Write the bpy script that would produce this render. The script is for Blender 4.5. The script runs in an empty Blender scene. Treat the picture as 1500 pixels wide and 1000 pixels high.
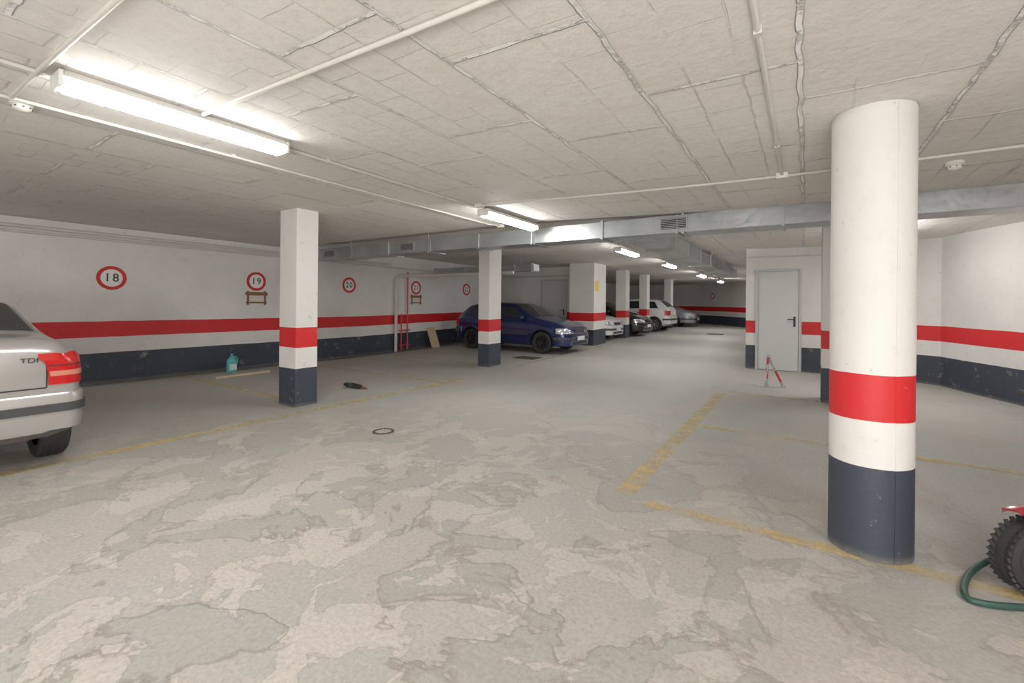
import bpy, bmesh, math, random
from mathutils import Vector, Matrix
random.seed(4)
C = bpy.context.scene.collection
pi = math.pi

# ------------------------------------------------------------------ helpers
def sstep(a, b, x):
    t = max(0.0, min(1.0, (x - a) / (b - a)))
    return t * t * (3 - 2 * t)
def fz(y): return max(0.0, (y - 8.0) * 0.0175)
def cz(x, y):
    near = 2.67 - 0.125 * sstep(-4.5, 0.2, x)
    far = 2.80 - 0.13 * sstep(-4.0, 0.0, x)
    k = sstep(5.6, 7.0, y)
    return near * (1 - k) + far * k

class N:
    """tiny node helper"""
    def __init__(self, name):
        self.m = bpy.data.materials.new(name); self.m.use_nodes = True
        self.t = self.m.node_tree; self.t.nodes.clear()
        self.out = self.t.nodes.new('ShaderNodeOutputMaterial')
        self.b = self.t.nodes.new('ShaderNodeBsdfPrincipled')
        self.t.links.new(self.b.outputs[0], self.out.inputs[0])
    def set(self, sock, v):
        if isinstance(v, bpy.types.NodeSocket): self.t.links.new(v, sock)
        else: sock.default_value = v
    def math(self, op, a, b=None, c=None, clamp=False):
        nd = self.t.nodes.new('ShaderNodeMath'); nd.operation = op; nd.use_clamp = clamp
        for i, v in enumerate((a, b, c)):
            if v is not None: self.set(nd.inputs[i], v)
        return nd.outputs[0]
    def pos(self): return self.t.nodes.new('ShaderNodeNewGeometry').outputs['Position']
    def noise(self, vec, scale, detail=4, rough=.55, dist=0):
        nd = self.t.nodes.new('ShaderNodeTexNoise')
        nd.inputs['Scale'].default_value = scale; nd.inputs['Detail'].default_value = detail
        nd.inputs['Roughness'].default_value = rough; nd.inputs['Distortion'].default_value = dist
        if vec is not None: self.t.links.new(vec, nd.inputs['Vector'])
        return nd.outputs['Fac']
    def ramp(self, fac, stops, interp='LINEAR'):
        nd = self.t.nodes.new('ShaderNodeValToRGB'); nd.color_ramp.interpolation = interp
        e = nd.color_ramp.elements
        while len(e) < len(stops): e.new(0.5)
        for i, (p, c) in enumerate(stops):
            e[i].position = p
            e[i].color = (c, c, c, 1) if not isinstance(c, tuple) else (*c, 1)
        self.set(nd.inputs[0], fac); return nd.outputs[0]
    def mix(self, fac, a, b):
        nd = self.t.nodes.new('ShaderNodeMix'); nd.data_type = 'RGBA'
        self.set(nd.inputs[0], fac)
        self.set(nd.inputs[6], (*a, 1) if isinstance(a, tuple) else a)
        self.set(nd.inputs[7], (*b, 1) if isinstance(b, tuple) else b)
        return nd.outputs[2]
    def bump(self, h, dist=.01, strength=.5, normal=None):
        nd = self.t.nodes.new('ShaderNodeBump'); nd.inputs['Distance'].default_value = dist
        nd.inputs['Strength'].default_value = strength
        self.t.links.new(h, nd.inputs['Height'])
        if normal is not None: self.t.links.new(normal, nd.inputs['Normal'])
        self.t.links.new(nd.outputs[0], self.b.inputs['Normal']); return nd.outputs[0]

def M(name, col, rough=.5, metal=0, var=.12, scale=8, coat=0, bump=0, emit=None):
    a = N(name)
    tc = a.t.nodes.new('ShaderNodeTexCoord').outputs['Object']
    f = a.noise(tc, scale, 5)
    c1 = tuple(min(1, c * (1 - var)) for c in col); c2 = tuple(min(1, c * (1 + var)) for c in col)
    a.set(a.b.inputs['Base Color'], a.mix(f, c1, c2))
    a.b.inputs['Roughness'].default_value = rough
    a.b.inputs['Metallic'].default_value = metal
    if coat: a.b.inputs['Coat Weight'].default_value = coat; a.b.inputs['Coat Roughness'].default_value = .05
    if bump: a.bump(f, .01, bump)
    if emit:
        a.b.inputs['Emission Color'].default_value = (*emit[0], 1)
        a.b.inputs['Emission Strength'].default_value = emit[1]
    return a.m

RED = (.58, .012, .016); DARK = (.026, .034, .050); WHITE = (.79, .775, .745)
def band_mat(name, h1, h2, h3, slope=True, white=WHITE, dirt=.10):
    a = N(name); p = a.pos()
    s = a.t.nodes.new('ShaderNodeSeparateXYZ'); a.t.links.new(p, s.inputs[0])
    z = s.outputs[2]
    if slope:
        rise = a.math('MULTIPLY', a.math('MAXIMUM', a.math('SUBTRACT', s.outputs[1], 8.0), 0.0), .0175)
        z = a.math('SUBTRACT', z, rise)
    wob = a.math('MULTIPLY', a.math('SUBTRACT', a.noise(p, 3.0, 4), .5), .014)
    z = a.math('ADD', z, wob)
    big = a.noise(p, .7, 5, .6); fine = a.noise(p, 9, 8, .7)
    w2 = tuple(c * (1 - dirt * 1.8) for c in white)
    wc = a.mix(a.ramp(big, [(.35, 0), (.7, 1)]), white, w2)
    wc = a.mix(a.ramp(fine, [(.52, 0), (.75, .22)]), wc, (.50, .46, .40))
    spots = a.ramp(a.noise(p, 11, 7, .68), [(.645, 0), (.665, 1)])
    wc = a.mix(a.math('MULTIPLY', spots, .45), wc, (.42, .40, .36))
    dk = a.mix(big, DARK, tuple(c * 1.5 for c in DARK))
    chips = a.ramp(a.noise(p, 6, 10, .8), [(.585, 0), (.64, 1)])
    dk = a.mix(a.math('MULTIPLY', chips, .42), dk, (.45, .44, .42))
    rd = a.mix(fine, RED, tuple(min(1, c * 1.12) for c in RED))
    rd = a.mix(a.math('MULTIPLY', spots, .18), rd, (.5, .3, .28))
    zz = a.math('DIVIDE', z, 3.0)
    m1 = a.ramp(zz, [(0, 1), (h1 / 3, 0)], 'CONSTANT')
    m2 = a.ramp(zz, [(0, 0), (h2 / 3, 1), (h3 / 3, 0)], 'CONSTANT')
    c = a.mix(m1, wc, dk); c = a.mix(m2, c, rd)
    foot = a.ramp(a.math('DIVIDE', a.math('ADD', z, a.math('MULTIPLY', fine, .05)), 3.0), [(.010, .5), (.024, 0)])
    c = a.mix(foot, c, (.22, .205, .18))
    a.set(a.b.inputs['Base Color'], c)
    a.b.inputs['Roughness'].default_value = .55
    a.bump(a.noise(p, 14, 8, .7), .008, .6)
    return a.m

def floor_mat():
    a = N('worn_concrete_floor'); p = a.pos()
    s = a.t.nodes.new('ShaderNodeSeparateXYZ'); a.t.links.new(p, s.inputs[0])
    dx = a.math('ADD', s.outputs[0], 2.2); dy = a.math('SUBTRACT', s.outputs[1], 1.0)
    d = a.math('SQRT', a.math('ADD', a.math('MULTIPLY', dx, dx), a.math('MULTIPLY', dy, dy)))
    near = a.math('SUBTRACT', 1.0, a.math('DIVIDE', d, 5.2), clamp=True)
    n1 = a.noise(p, 1.25, 10, .57, .5)
    n = a.math('ADD', n1, a.math('MULTIPLY', near, .10))
    mask = a.ramp(n, [(.545, 0), (.551, 1)])
    edge = a.ramp(n, [(.528, 0), (.546, 1), (.549, 1), (.556, 0)])
    n2 = a.noise(p, 2.7, 9, .58, .6)
    m2in = a.math('ADD', n2, a.math('MULTIPLY', near, .07))
    mask2 = a.ramp(m2in, [(.585, 0), (.590, 1)])
    edge2 = a.ramp(m2in, [(.570, 0), (.585, 1), (.593, 0)])
    big = a.noise(p, .35, 5, .6); grain = a.noise(p, 45, 8, .75); mid = a.noise(p, 4, 9, .72, .4)
    nr = a.ramp(near, [(0, 0), (.45, .8)])
    base = a.mix(a.ramp(big, [(.35, 0), (.65, 1)]), (.44, .455, .42), (.53, .54, .505))
    base = a.mix(nr, base, (.405, .375, .34))
    base = a.mix(a.ramp(mid, [(.32, .5), (.60, 0)]), base, (.33, .315, .28))
    patch = a.mix(mid, (.42, .385, .345), (.56, .52, .475))
    grey = a.mix(mid, (.36, .37, .345), (.45, .455, .425))
    c = a.mix(a.math('MULTIPLY', mask, .8), base, patch)
    gmask = a.ramp(a.noise(p, .9, 9, .6, .8), [(.56, 0), (.575, .6)])
    c = a.mix(a.math('MULTIPLY', gmask, nr), c, grey)
    c = a.mix(a.math('MULTIPLY', mask2, a.math('ADD', a.math('MULTIPLY', near, .7), .14)), c, (.60, .555, .505))
    c = a.mix(a.math('MULTIPLY', edge, a.math('ADD', a.math('MULTIPLY', near, .6), .12)), c, (.24, .205, .165))
    c = a.mix(a.math('MULTIPLY', edge2, a.math('MULTIPLY', near, .55)), c, (.27, .235, .19))
    c = a.mix(a.ramp(grain, [(.38, .38), (.6, 0)]), c, (.18, .165, .145))
    stain = a.ramp(a.noise(p, 1.1, 6, .6, 1.0), [(.62, 0), (.72, .2)])
    c = a.mix(stain, c, (.24, .225, .20))
    a.set(a.b.inputs['Base Color'], c)
    a.set(a.b.inputs['Roughness'], a.ramp(mid, [(.3, .42), (.7, .66)]))
    h = a.math('ADD', a.math('MULTIPLY', mask, -.5), a.math('MULTIPLY', grain, .5))
    a.bump(h, .006, .55)
    return a.m

def ceil_mat():
    a = N('rough_plaster_ceiling'); p = a.pos()
    dn = a.t.nodes.new('ShaderNodeTexNoise'); dn.inputs['Scale'].default_value = 4; dn.inputs['Detail'].default_value = 7
    a.t.links.new(p, dn.inputs['Vector'])
    vm = a.t.nodes.new('ShaderNodeVectorMath'); vm.operation = 'SCALE'; a.t.links.new(dn.outputs['Color'], vm.inputs[0]); vm.inputs['Scale'].default_value = .05
    va = a.t.nodes.new('ShaderNodeVectorMath'); va.operation = 'ADD'; a.t.links.new(p, va.inputs[0]); a.t.links.new(vm.outputs[0], va.inputs[1])
    def brick(w, h, mortar, rot=0, off=.5, sm=.4):
        mp = a.t.nodes.new('ShaderNodeMapping'); mp.inputs['Rotation'].default_value[2] = rot
        a.t.links.new(va.outputs[0], mp.inputs[0])
        b = a.t.nodes.new('ShaderNodeTexBrick'); b.offset = off
        b.inputs['Scale'].default_value = 1; b.inputs['Brick Width'].default_value = w; b.inputs['Row Height'].default_value = h
        b.inputs['Mortar Size'].default_value = mortar; b.inputs['Mortar Smooth'].default_value = sm
        b.inputs['Color1'].default_value = (.40, .39, .37, 1); b.inputs['Color2'].default_value = (.75, .74, .71, 1)
        a.t.links.new(mp.outputs[0], b.inputs[0]); return b
    b1 = brick(1.25, .72, .016, pi / 2, .37)
    seam_shade = brick(1.25, .72, .045, pi / 2, .37, 1.0)
    b2 = brick(.31, .24, .005, pi / 2, .37)
    gate = a.ramp(a.noise(p, 1.1, 4), [(.45, 0), (.6, 1)])
    broken = a.ramp(a.noise(p, 8, 6, .75), [(.38, 0), (.50, 1)])
    seam = a.math('MULTIPLY', b1.outputs['Fac'], broken)
    seam2 = a.math('MULTIPLY', a.math('MULTIPLY', b2.outputs['Fac'], gate), broken)
    big = a.noise(p, .5, 5, .6); fine = a.noise(p, 18, 8, .72); med = a.noise(p, 3, 7, .7)
    base = a.mix(a.ramp(big, [(.35, 0), (.65, 1)]), (.74, .70, .65), (.81, .785, .745))
    base = a.mix(a.ramp(fine, [(.35, .30), (.55, 0)]), base, (.54, .49, .43))
    base = a.mix(a.ramp(med, [(.52, 0), (.72, .30)]), base, (.62, .56, .47))
    pan = a.mix(.12, base, b1.outputs['Color'])
    c = a.mix(a.math('MULTIPLY', a.math('MULTIPLY', seam_shade.outputs['Fac'], med), .5), pan, (.42, .37, .31))  # shadow outline beside the raised seams, put into the colour
    c = a.mix(a.math('MULTIPLY', seam, .9), c, (.93, .915, .885))
    c = a.mix(a.math('MULTIPLY', seam2, .30), c, (.46, .41, .36))
    a.set(a.b.inputs['Base Color'], c); a.b.inputs['Roughness'].default_value = .8
    h = a.math('ADD', a.math('MULTIPLY', seam, 1.1), a.math('MULTIPLY', seam2, -.5))
    h = a.math('ADD', h, a.math('MULTIPLY', fine, .35)); h = a.math('ADD', h, a.math('MULTIPLY', med, .6))
    a.bump(h, .018, .85)
    return a.m

def line_mat():
    a = N('worn_yellow_paint'); p = a.pos()
    f = a.noise(p, 5, 9, .72); f2 = a.noise(p, 1.0, 4)
    m = a.ramp(a.math('ADD', f, a.math('MULTIPLY', f2, .5)), [(.60, .06), (.88, .66)])
    a.set(a.b.inputs['Base Color'], a.mix(a.noise(p, 20, 5), (.74, .51, .15), (.78, .60, .25)))
    a.b.inputs['Roughness'].default_value = .6
    a.set(a.b.inputs['Alpha'], m)
    return a.m

class MB:
    def __init__(s): s.v = []; s.f = []; s.mi = []
    def add(s, vs, fs, mi=0):
        o = len(s.v); s.v += [tuple(v) for v in vs]
        for f in fs: s.f.append(tuple(i + o for i in f)); s.mi.append(mi)
    def box(s, c, size, mi=0, rot=None):
        x, y, z = [k / 2 for k in size]; c = Vector(c)
        vs = [Vector((a * x, b * y, d * z)) for a in (-1, 1) for b in (-1, 1) for d in (-1, 1)]
        if rot is not None: vs = [rot @ v for v in vs]
        s.add([v + c for v in vs], [(0, 1, 3, 2), (4, 6, 7, 5), (0, 4, 5, 1), (2, 3, 7, 6), (0, 2, 6, 4), (1, 5, 7, 3)], mi)
    def cyl(s, p0, p1, r, r2=None, seg=20, mi=0, caps=True):
        r2 = r if r2 is None else r2; p0 = Vector(p0); p1 = Vector(p1); d = (p1 - p0).normalized()
        u = d.orthogonal().normalized(); w = d.cross(u)
        vs = []
        for p, rr in ((p0, r), (p1, r2)):
            for i in range(seg):
                t = 2 * pi * i / seg; vs.append(p + rr * (math.cos(t) * u + math.sin(t) * w))
        fs = [(i, (i + 1) % seg, seg + (i + 1) % seg, seg + i) for i in range(seg)]
        if caps: fs += [tuple(range(seg))[::-1], tuple(range(seg, 2 * seg))]
        s.add(vs, fs, mi)
    def lathe(s, prof, c, axis, seg=36, mi=0, closed=False):
        """prof: (radius, along axis)"""
        d = Vector(axis).normalized(); u = d.orthogonal().normalized(); w = d.cross(u); c = Vector(c)
        n = len(prof); vs = []
        for i in range(seg):
            t = 2 * pi * i / seg; e = math.cos(t) * u + math.sin(t) * w
            for r, h in prof: vs.append(c + e * r + d * h)
        fs = []
        m = n if closed else n - 1
        for i in range(seg):
            j = (i + 1) % seg
            for k in range(m):
                k2 = (k + 1) % n
                fs.append((i * n + k, j * n + k, j * n + k2, i * n + k2))
        s.add(vs, fs, mi)
    def tube(s, pts, r, seg=10, mi=0, closed=False):
        pts = [Vector(p) for p in pts]; n = len(pts); vs = []; prev = None
        for i, p in enumerate(pts):
            a = pts[(i - 1) % n] if (closed or i > 0) else p; b = pts[(i + 1) % n] if (closed or i < n - 1) else p
            d = (b - a).normalized()
            u = d.orthogonal().normalized() if prev is None else (prev - d * prev.dot(d)).normalized()
            prev = u; w = d.cross(u)
            for k in range(seg):
                t = 2 * pi * k / seg; vs.append(p + r * (math.cos(t) * u + math.sin(t) * w))
        fs = []
        for i in range(n if closed else n - 1):
            j = (i + 1) % n
            for k in range(seg): fs.append((i * seg + k, i * seg + (k + 1) % seg, j * seg + (k + 1) % seg, j * seg + k))
        if not closed: fs += [tuple(range(seg))[::-1], tuple(range((n - 1) * seg, n * seg))]
        s.add(vs, fs, mi)
    def loft(s, rings, mi=0, caps=True, closed=True):
        n = len(rings[0]); vs = [p for r in rings for p in r]; fs = []
        for i in range(len(rings) - 1):
            for k in range(n if closed else n - 1):
                k2 = (k + 1) % n
                fs.append((i * n + k, i * n + k2, (i + 1) * n + k2, (i + 1) * n + k))
        if caps: fs += [tuple(range(n))[::-1], tuple(range((len(rings) - 1) * n, len(rings) * n))]
        s.add(vs, fs, mi)
    def sphere(s, c, r, sc=(1, 1, 1), seg=20, mi=0):
        rings = []
        c = Vector(c)
        for i in range(1, 12):
            t = pi * i / 12
            rings.append([c + Vector((sc[0] * r * math.sin(t) * math.cos(2 * pi * k / seg), sc[1] * r * math.sin(t) * math.sin(2 * pi * k / seg), -sc[2] * r * math.cos(t))) for k in range(seg)])
        s.loft(rings, mi)
    def obj(s, name, mats, parent=None, loc=(0, 0, 0), rotz=0, smooth=35, bevel=0, fix=True):
        me = bpy.data.meshes.new(name); me.from_pydata(s.v, [], s.f)
        for m in (mats if isinstance(mats, (list, tuple)) else [mats]): me.materials.append(m)
        me.polygons.foreach_set('material_index', s.mi)
        if fix:
            bm = bmesh.new(); bm.from_mesh(me); bmesh.ops.recalc_face_normals(bm, faces=bm.faces); bm.to_mesh(me); bm.free()
        me.update()
        if smooth:
            me.polygons.foreach_set('use_smooth', [True] * len(me.polygons))
            me.set_sharp_from_angle(angle=math.radians(smooth))
        o = bpy.data.objects.new(name, me); C.objects.link(o)
        o.location = loc; o.rotation_euler = (0, 0, rotz)
        if parent: o.parent = parent
        if bevel:
            b = o.modifiers.new('bevel', 'BEVEL'); b.width = bevel; b.segments = 2; b.limit_method = 'ANGLE'
        return o

def E(name, loc, rotz=0):
    o = bpy.data.objects.new(name, None); o.empty_display_size = .1; C.objects.link(o)
    o.location = loc; o.rotation_euler = (0, 0, rotz); return o
def T(o, label, cat, group=None):
    o['label'] = label; o['category'] = cat
    if group: o['group'] = group
    return o
def S(o): o['kind'] = 'structure'; return o
def text(txt, size, mat, parent, loc, rot, name='lettering', sx=1):
    cu = bpy.data.curves.new(name, 'FONT'); cu.body = txt; cu.size = size; cu.extrude = .0015
    cu.align_x = 'CENTER'; cu.align_y = 'CENTER'; cu.offset = size * .012
    t = bpy.data.objects.new(name, cu); C.objects.link(t)
    bpy.context.view_layer.update()
    me = bpy.data.meshes.new_from_object(t.evaluated_get(bpy.context.evaluated_depsgraph_get()))
    C.objects.unlink(t); bpy.data.objects.remove(t)
    o = bpy.data.objects.new(name, me); me.materials.clear(); me.materials.append(mat); C.objects.link(o)
    o.location = loc; o.rotation_euler = rot; o.scale = (sx, 1, 1); o.parent = parent
    return o

# ------------------------------------------------------------------ materials
m_floor = floor_mat(); m_ceil = ceil_mat(); m_line = line_mat()
m_wall = band_mat('banded_wall_paint', .51, .78, 1.05)
m_col = band_mat('banded_column_paint', .515, .79, 1.055, dirt=.05)
m_round = band_mat('banded_round_column_paint', .515, .765, 1.02, slope=False, white=(.77, .755, .72), dirt=.04)
m_white = M('white_paint', (.78, .77, .74), .5)
m_pipe = M('beige_painted_pipe', (.62, .59, .54), .5, var=.15)
m_redpipe = M('red_painted_pipe', (.55, .03, .03), .4)
m_door = M('pale_grey_door_paint', (.58, .59, .59), .4, var=.04)
m_frame = M('door_frame_paint', (.48, .49, .49), .4, var=.05)
m_black = M('black_plastic', (.02, .02, .022), .45)
m_trim = M('dark_grey_plastic', (.045, .047, .05), .5)
m_rubber = M('tire_rubber', (.022, .022, .023), .75, bump=.2, scale=30)
m_rim = M('alloy', (.55, .56, .58), .3, .8)
m_drim = M('dark_steel_rim', (.03, .03, .035), .4, .5)
m_glass = M('dark_tinted_glass', (.018, .022, .024), .06, 0, coat=.6)
m_silver = M('silver_car_paint', (.44, .425, .41), .3, .5, .03, coat=.7)
m_blue = M('navy_car_paint', (.005, .013, .10), .25, .3, .05, coat=1)
m_cwhite = M('white_car_paint', (.78, .79, .80), .3, 0, .03, coat=.8)
m_cblack = M('black_car_paint', (.012, .012, .015), .22, .2, .03, coat=1)
m_grey = M('grey_blue_car_paint', (.30, .32, .38), .3, .5, .03, coat=.8)
m_tail = M('red_lamp_lens', (.48, .006, .006), .22, coat=.3, var=.2, scale=40)
m_tail2 = M('pale_lamp_lens', (.60, .20, .13), .25, coat=.3)
m_head = M('headlamp_glass', (.55, .58, .60), .08, .5, coat=1)
m_plate = M('plate_white', (.78, .78, .78), .4, var=.03)
m_pblue = M('plate_blue', (.02, .06, .45), .4)
m_chrome = M('chrome', (.65, .65, .66), .15, 1)
m_badge = M('dark_chrome_badge', (.09, .09, .09), .3, .6)
m_ink = M('stencil_black', (.03, .03, .03), .6)
m_signw = M('sign_white', (.80, .79, .77), .5, var=.04)
m_signr = M('sign_red', (.56, .012, .016), .5, var=.08)
m_wood = M('varnished_wood', (.22, .09, .035), .55, var=.35, scale=14)
m_plank = M('raw_pine_wood', (.56, .44, .28), .7, var=.2, scale=12)
m_paper = M('paper', (.66, .63, .56), .8)
m_yellow = M('yellow_sign', (.80, .58, .06), .5, var=.05)
m_teal = M('teal_plastic', (.08, .42, .42), .35, var=.08)
m_tealcap = M('blue_cap_plastic', (.05, .22, .45), .35)
m_label = M('bottle_label', (.55, .72, .70), .5)
m_green = M('green_hose', (.022, .07, .055), .45)
m_green2 = M('dark_green_cloth', (.02, .10, .05), .8)
m_iron = M('cast_iron', (.10, .09, .08), .7, .4, .3)
m_steel = M('zinc_steel', (.55, .55, .54), .4, .7)
m_scoot = M('red_scooter_paint', (.42, .015, .03), .25, 0, .05, coat=1)
m_lamp = M('fluorescent_diffuser', (.9, .9, .9), .4, emit=((1, .975, .935), 50))
m_det = M('detector_plastic', (.74, .71, .64), .45, var=.04)
gm = N('galvanised_steel'); gp = gm.pos()
vor = gm.t.nodes.new('ShaderNodeTexVoronoi'); vor.inputs['Scale'].default_value = 28; gm.t.links.new(gp, vor.inputs['Vector'])
gm.set(gm.b.inputs['Base Color'], gm.mix(gm.ramp(gm.noise(gp, 1.5, 5), [(.3, 0), (.7, 1)]), (.34, .37, .38), (.52, .54, .545)))
gm.b.inputs['Metallic'].default_value = .8
gm.set(gm.b.inputs['Roughness'], gm.ramp(vor.outputs['Color'], [(0, .30), (1, .46)]))
gm.bump(gm.noise(gp, 3, 3), .02, .5)
m_galv = gm.m

# ------------------------------------------------------------------ room shell
def sheet(name, zf, mat, x0, x1, y0, y1, step, thick):
    nx = int((x1 - x0) / step); ny = int((y1 - y0) / step); b = MB()
    for j in range(ny + 1):
        for i in range(nx + 1):
            x = x0 + (x1 - x0) * i / nx; y = y0 + (y1 - y0) * j / ny
            b.v.append((x, y, zf(x, y)))
    for j in range(ny):
        for i in range(nx):
            k = j * (nx + 1) + i; b.f.append((k, k + 1, k + nx + 2, k + nx + 1)); b.mi.append(0)
    o = b.obj(name, mat, smooth=60, fix=False)
    m = o.modifiers.new('thick', 'SOLIDIFY'); m.thickness = abs(thick); m.offset = -1 if thick > 0 else 1
    return S(o)
sheet('floor', lambda x, y: fz(y), m_floor, -10.05, 3.3, -5, 30.2, .4, .1)
sheet('ceiling', cz, m_ceil, -10.05, 3.3, -5, 30.2, .2, -.1)

def strip_wall(name, pts, th, side=1):
    """vertical wall following pts; thickness goes to the 'side' (+1 = right of travel)"""
    b = MB(); P = [Vector((x, y, 0)) for x, y in pts]; n = len(P); off = []
    for i in range(n):
        a = P[max(0, i - 1)]; c = P[min(n - 1, i + 1)]; d = (c - a).normalized()
        off.append(P[i] + Vector((d.y, -d.x, 0)) * th * side)
    rings = []
    for p, q in zip(P, off):
        z0 = fz(p.y); z1 = cz(min(p.x, 3.3), p.y) + .02
        rings.append([(p.x, p.y, z0), (p.x, p.y, z1), (q.x, q.y, z1), (q.x, q.y, z0)])
    b.loft(rings); return S(b.obj(name, m_wall, smooth=25))
ys = [-5] + list(range(-4, 30)) + [30.2]
strip_wall('wall_left', [(-10.05, y) for y in ys], .2, -1)
strip_wall('wall_rear', [(3.3, -5), (-10.05, -5)], .2, -1)
strip_wall('wall_right', [(2.02, 10.78), (2.22, 10.28), (2.42, 9.85), (2.62, 9.42), (2.84, 8.95), (3.04, 8.4), (3.2, 7.8), (3.28, 7.1), (3.3, 6.4), (3.3, 3), (3.3, 0), (3.3, -5)], .2, -1)
strip_wall('wall_angled', [(1.35, 11.2), (2.02, 10.78)], .2, -1)
strip_wall('wall_partition', [(-10.05, 14.7), (-8.2, 14.7), (-6.6, 14.7)], .15, -1)
strip_wall('wall_far', [(-10.05, 30), (-6.5, 30), (-5.7, 29.75), (-4.9, 29.2), (-4.1, 28.5), (-3.4, 27.75), (-2.7, 26.9), (-1.9, 25.9), (-1.09, 24.9)], .2, -1)
strip_wall('wall_aisle', [(-1.09, 11.4), (-1.09, 15), (-1.09, 20), (-1.09, 24.9)], .2, 1)
strip_wall('wall_door_side', [(-1.09, 11.2), (1.35, 11.2)], .2, -1)

# columns --------------------------------------------------------------
def column(x0, x1, y0, y1, label):
    b = MB()
    zt = cz((x0 + x1) / 2, (y0 + y1) / 2) + .005; zb = fz(y0)
    b.box(((x0 + x1) / 2, (y0 + y1) / 2, (zt + zb) / 2), (x1 - x0, y1 - y0, zt - zb))
    o = b.obj('concrete_column', m_col, smooth=0, bevel=.008)
    return T(o, label, 'column')
column(-6.10, -5.70, 3.48, 3.80, 'square white concrete column with red and dark grey bands, nearest of the row')
column(-6.20, -5.90, 8.15, 8.62, 'square banded concrete column beside the navy hatchback')
column(-6.61, -5.73, 13.7, 14.75, 'broad banded concrete pier with a yellow notice on it')
column(-6.2, -5.8, 17.0, 17.45, 'square banded concrete column beside the white hatchback')
column(-6.15, -5.8, 19.8, 20.2, 'square banded concrete column beside the black car')
column(-6.15, -5.8, 24.0, 24.5, 'square banded concrete column beside the grey blue sedan')
column(.215, .6, 8.07, 8.5, 'square banded concrete column standing behind the round one')
b = MB()
b.lathe([(.2, 0), (.2, .5), (.2, 1.0), (.2, 1.5), (.2, 2.0), (.2, 2.535)], (.33, 3.38, 0), (0, 0, 1), 64)
b.cyl((.33, 3.38, 2.53), (.33, 3.38, cz(.33, 3.38) + .01), .194, seg=48)
for tdeg in (-62, 118):
    t = math.radians(tdeg); b.box((.33 + .2 * math.cos(t), 3.38 + .2 * math.sin(t), 1.27), (.006, .007, 2.52), 0, Matrix.Rotation(t, 3, 'Z'))
rc = b.obj('round_column', m_round, smooth=40)
T(rc, 'thick round white concrete column with red and dark grey bands', 'column')

nt = MB(); nt.box((-5.722, 13.95, 2.05), (.014, .26, .36))
T(nt.obj('notice_sign', m_yellow, smooth=0), 'small yellow rectangular notice fixed to the broad pier', 'sign')

# painted bay lines ------------------------------------------------------
k = 0
def line(x0, y0, x1, y1, w=.10):
    global k; k += 1
    b = MB(); d = Vector((x1 - x0, y1 - y0, 0)); L = d.length; d.normalize(); p = Vector((-d.y, d.x, 0)) * w / 2
    n = max(1, int(L / .5))
    vs = []
    for i in range(n + 1):
        q = Vector((x0, y0, 0)) + d * L * i / n
        for s in (-1, 1):
            v = q + p * s; vs.append((v.x, v.y, fz(v.y) + .003))
    b.add(vs, [(2 * i, 2 * i + 1, 2 * i + 3, 2 * i + 2) for i in range(n)])
    S(b.obj('trim_%d' % k, m_line, smooth=0))
line(-1.12, 3.28, -1.12, 8.0, .15)
line(-.95, 3.22, 3.2, 3.2, .11)
line(-1.0, 5.66, 3.2, 5.6, .11)
line(-1.0, 8.2, .2, 8.15)
line(-5.38, -1.2, -5.38, 6.6, .13)
line(-10, 3.72, -6.15, 3.72)
line(-10, 6.1, -5.45, 6.1)
line(-10, 8.5, -6.25, 8.5)
line(-5.5, 8.7, -5.5, 13.6, .08)

# doors ----------------------------------------------------------------
def door(name, x0, x1, y, h, handle_right=True):
    z0 = fz(y); e = E(name, ((x0 + x1) / 2, y, z0)); S(e); w = x1 - x0
    f = MB(); t = .05
    f.box((-w / 2 - t / 2 + .0, -.02, (h + t) / 2), (t, .06, h + t)); f.box((w / 2 + t / 2, -.02, (h + t) / 2), (t, .06, h + t)); f.box((0, -.02, h + t / 2), (w, .06, t))
    f.obj('door_frame', m_frame, e, smooth=0, bevel=.004)
    l = MB(); l.box((0, -.012, h / 2 + .004), (w - .008, .035, h - .012)); l.obj('door_leaf', m_door, e, smooth=0, bevel=.003)
    s = 1 if handle_right else -1
    hd = MB(); hd.box((s * (w / 2 - .075), -.034, 1.05), (.04, .012, .22)); hd.cyl((s * (w / 2 - .075), -.035, 1.1), (s * (w / 2 - .075), -.085, 1.1), .009)
    hd.tube([(s * (w / 2 - .075), -.08, 1.1), (s * (w / 2 - .12), -.085, 1.1), (s * (w / 2 - .2), -.08, 1.1)], .010)
    hd.obj('door_handle', m_black, e)
    for zz in (.25, 1.05, 1.85):
        g = MB(); g.cyl((-s * (w / 2 - .002), -.035, zz), (-s * (w / 2 - .002), -.035, zz + .1), .009)
        g.obj('hinge', m_frame, e)
door('door_1', -.85, -.10, 11.2, 2.12)
door('door_2', -8.2, -7.22, 14.7, 2.18)

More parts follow.
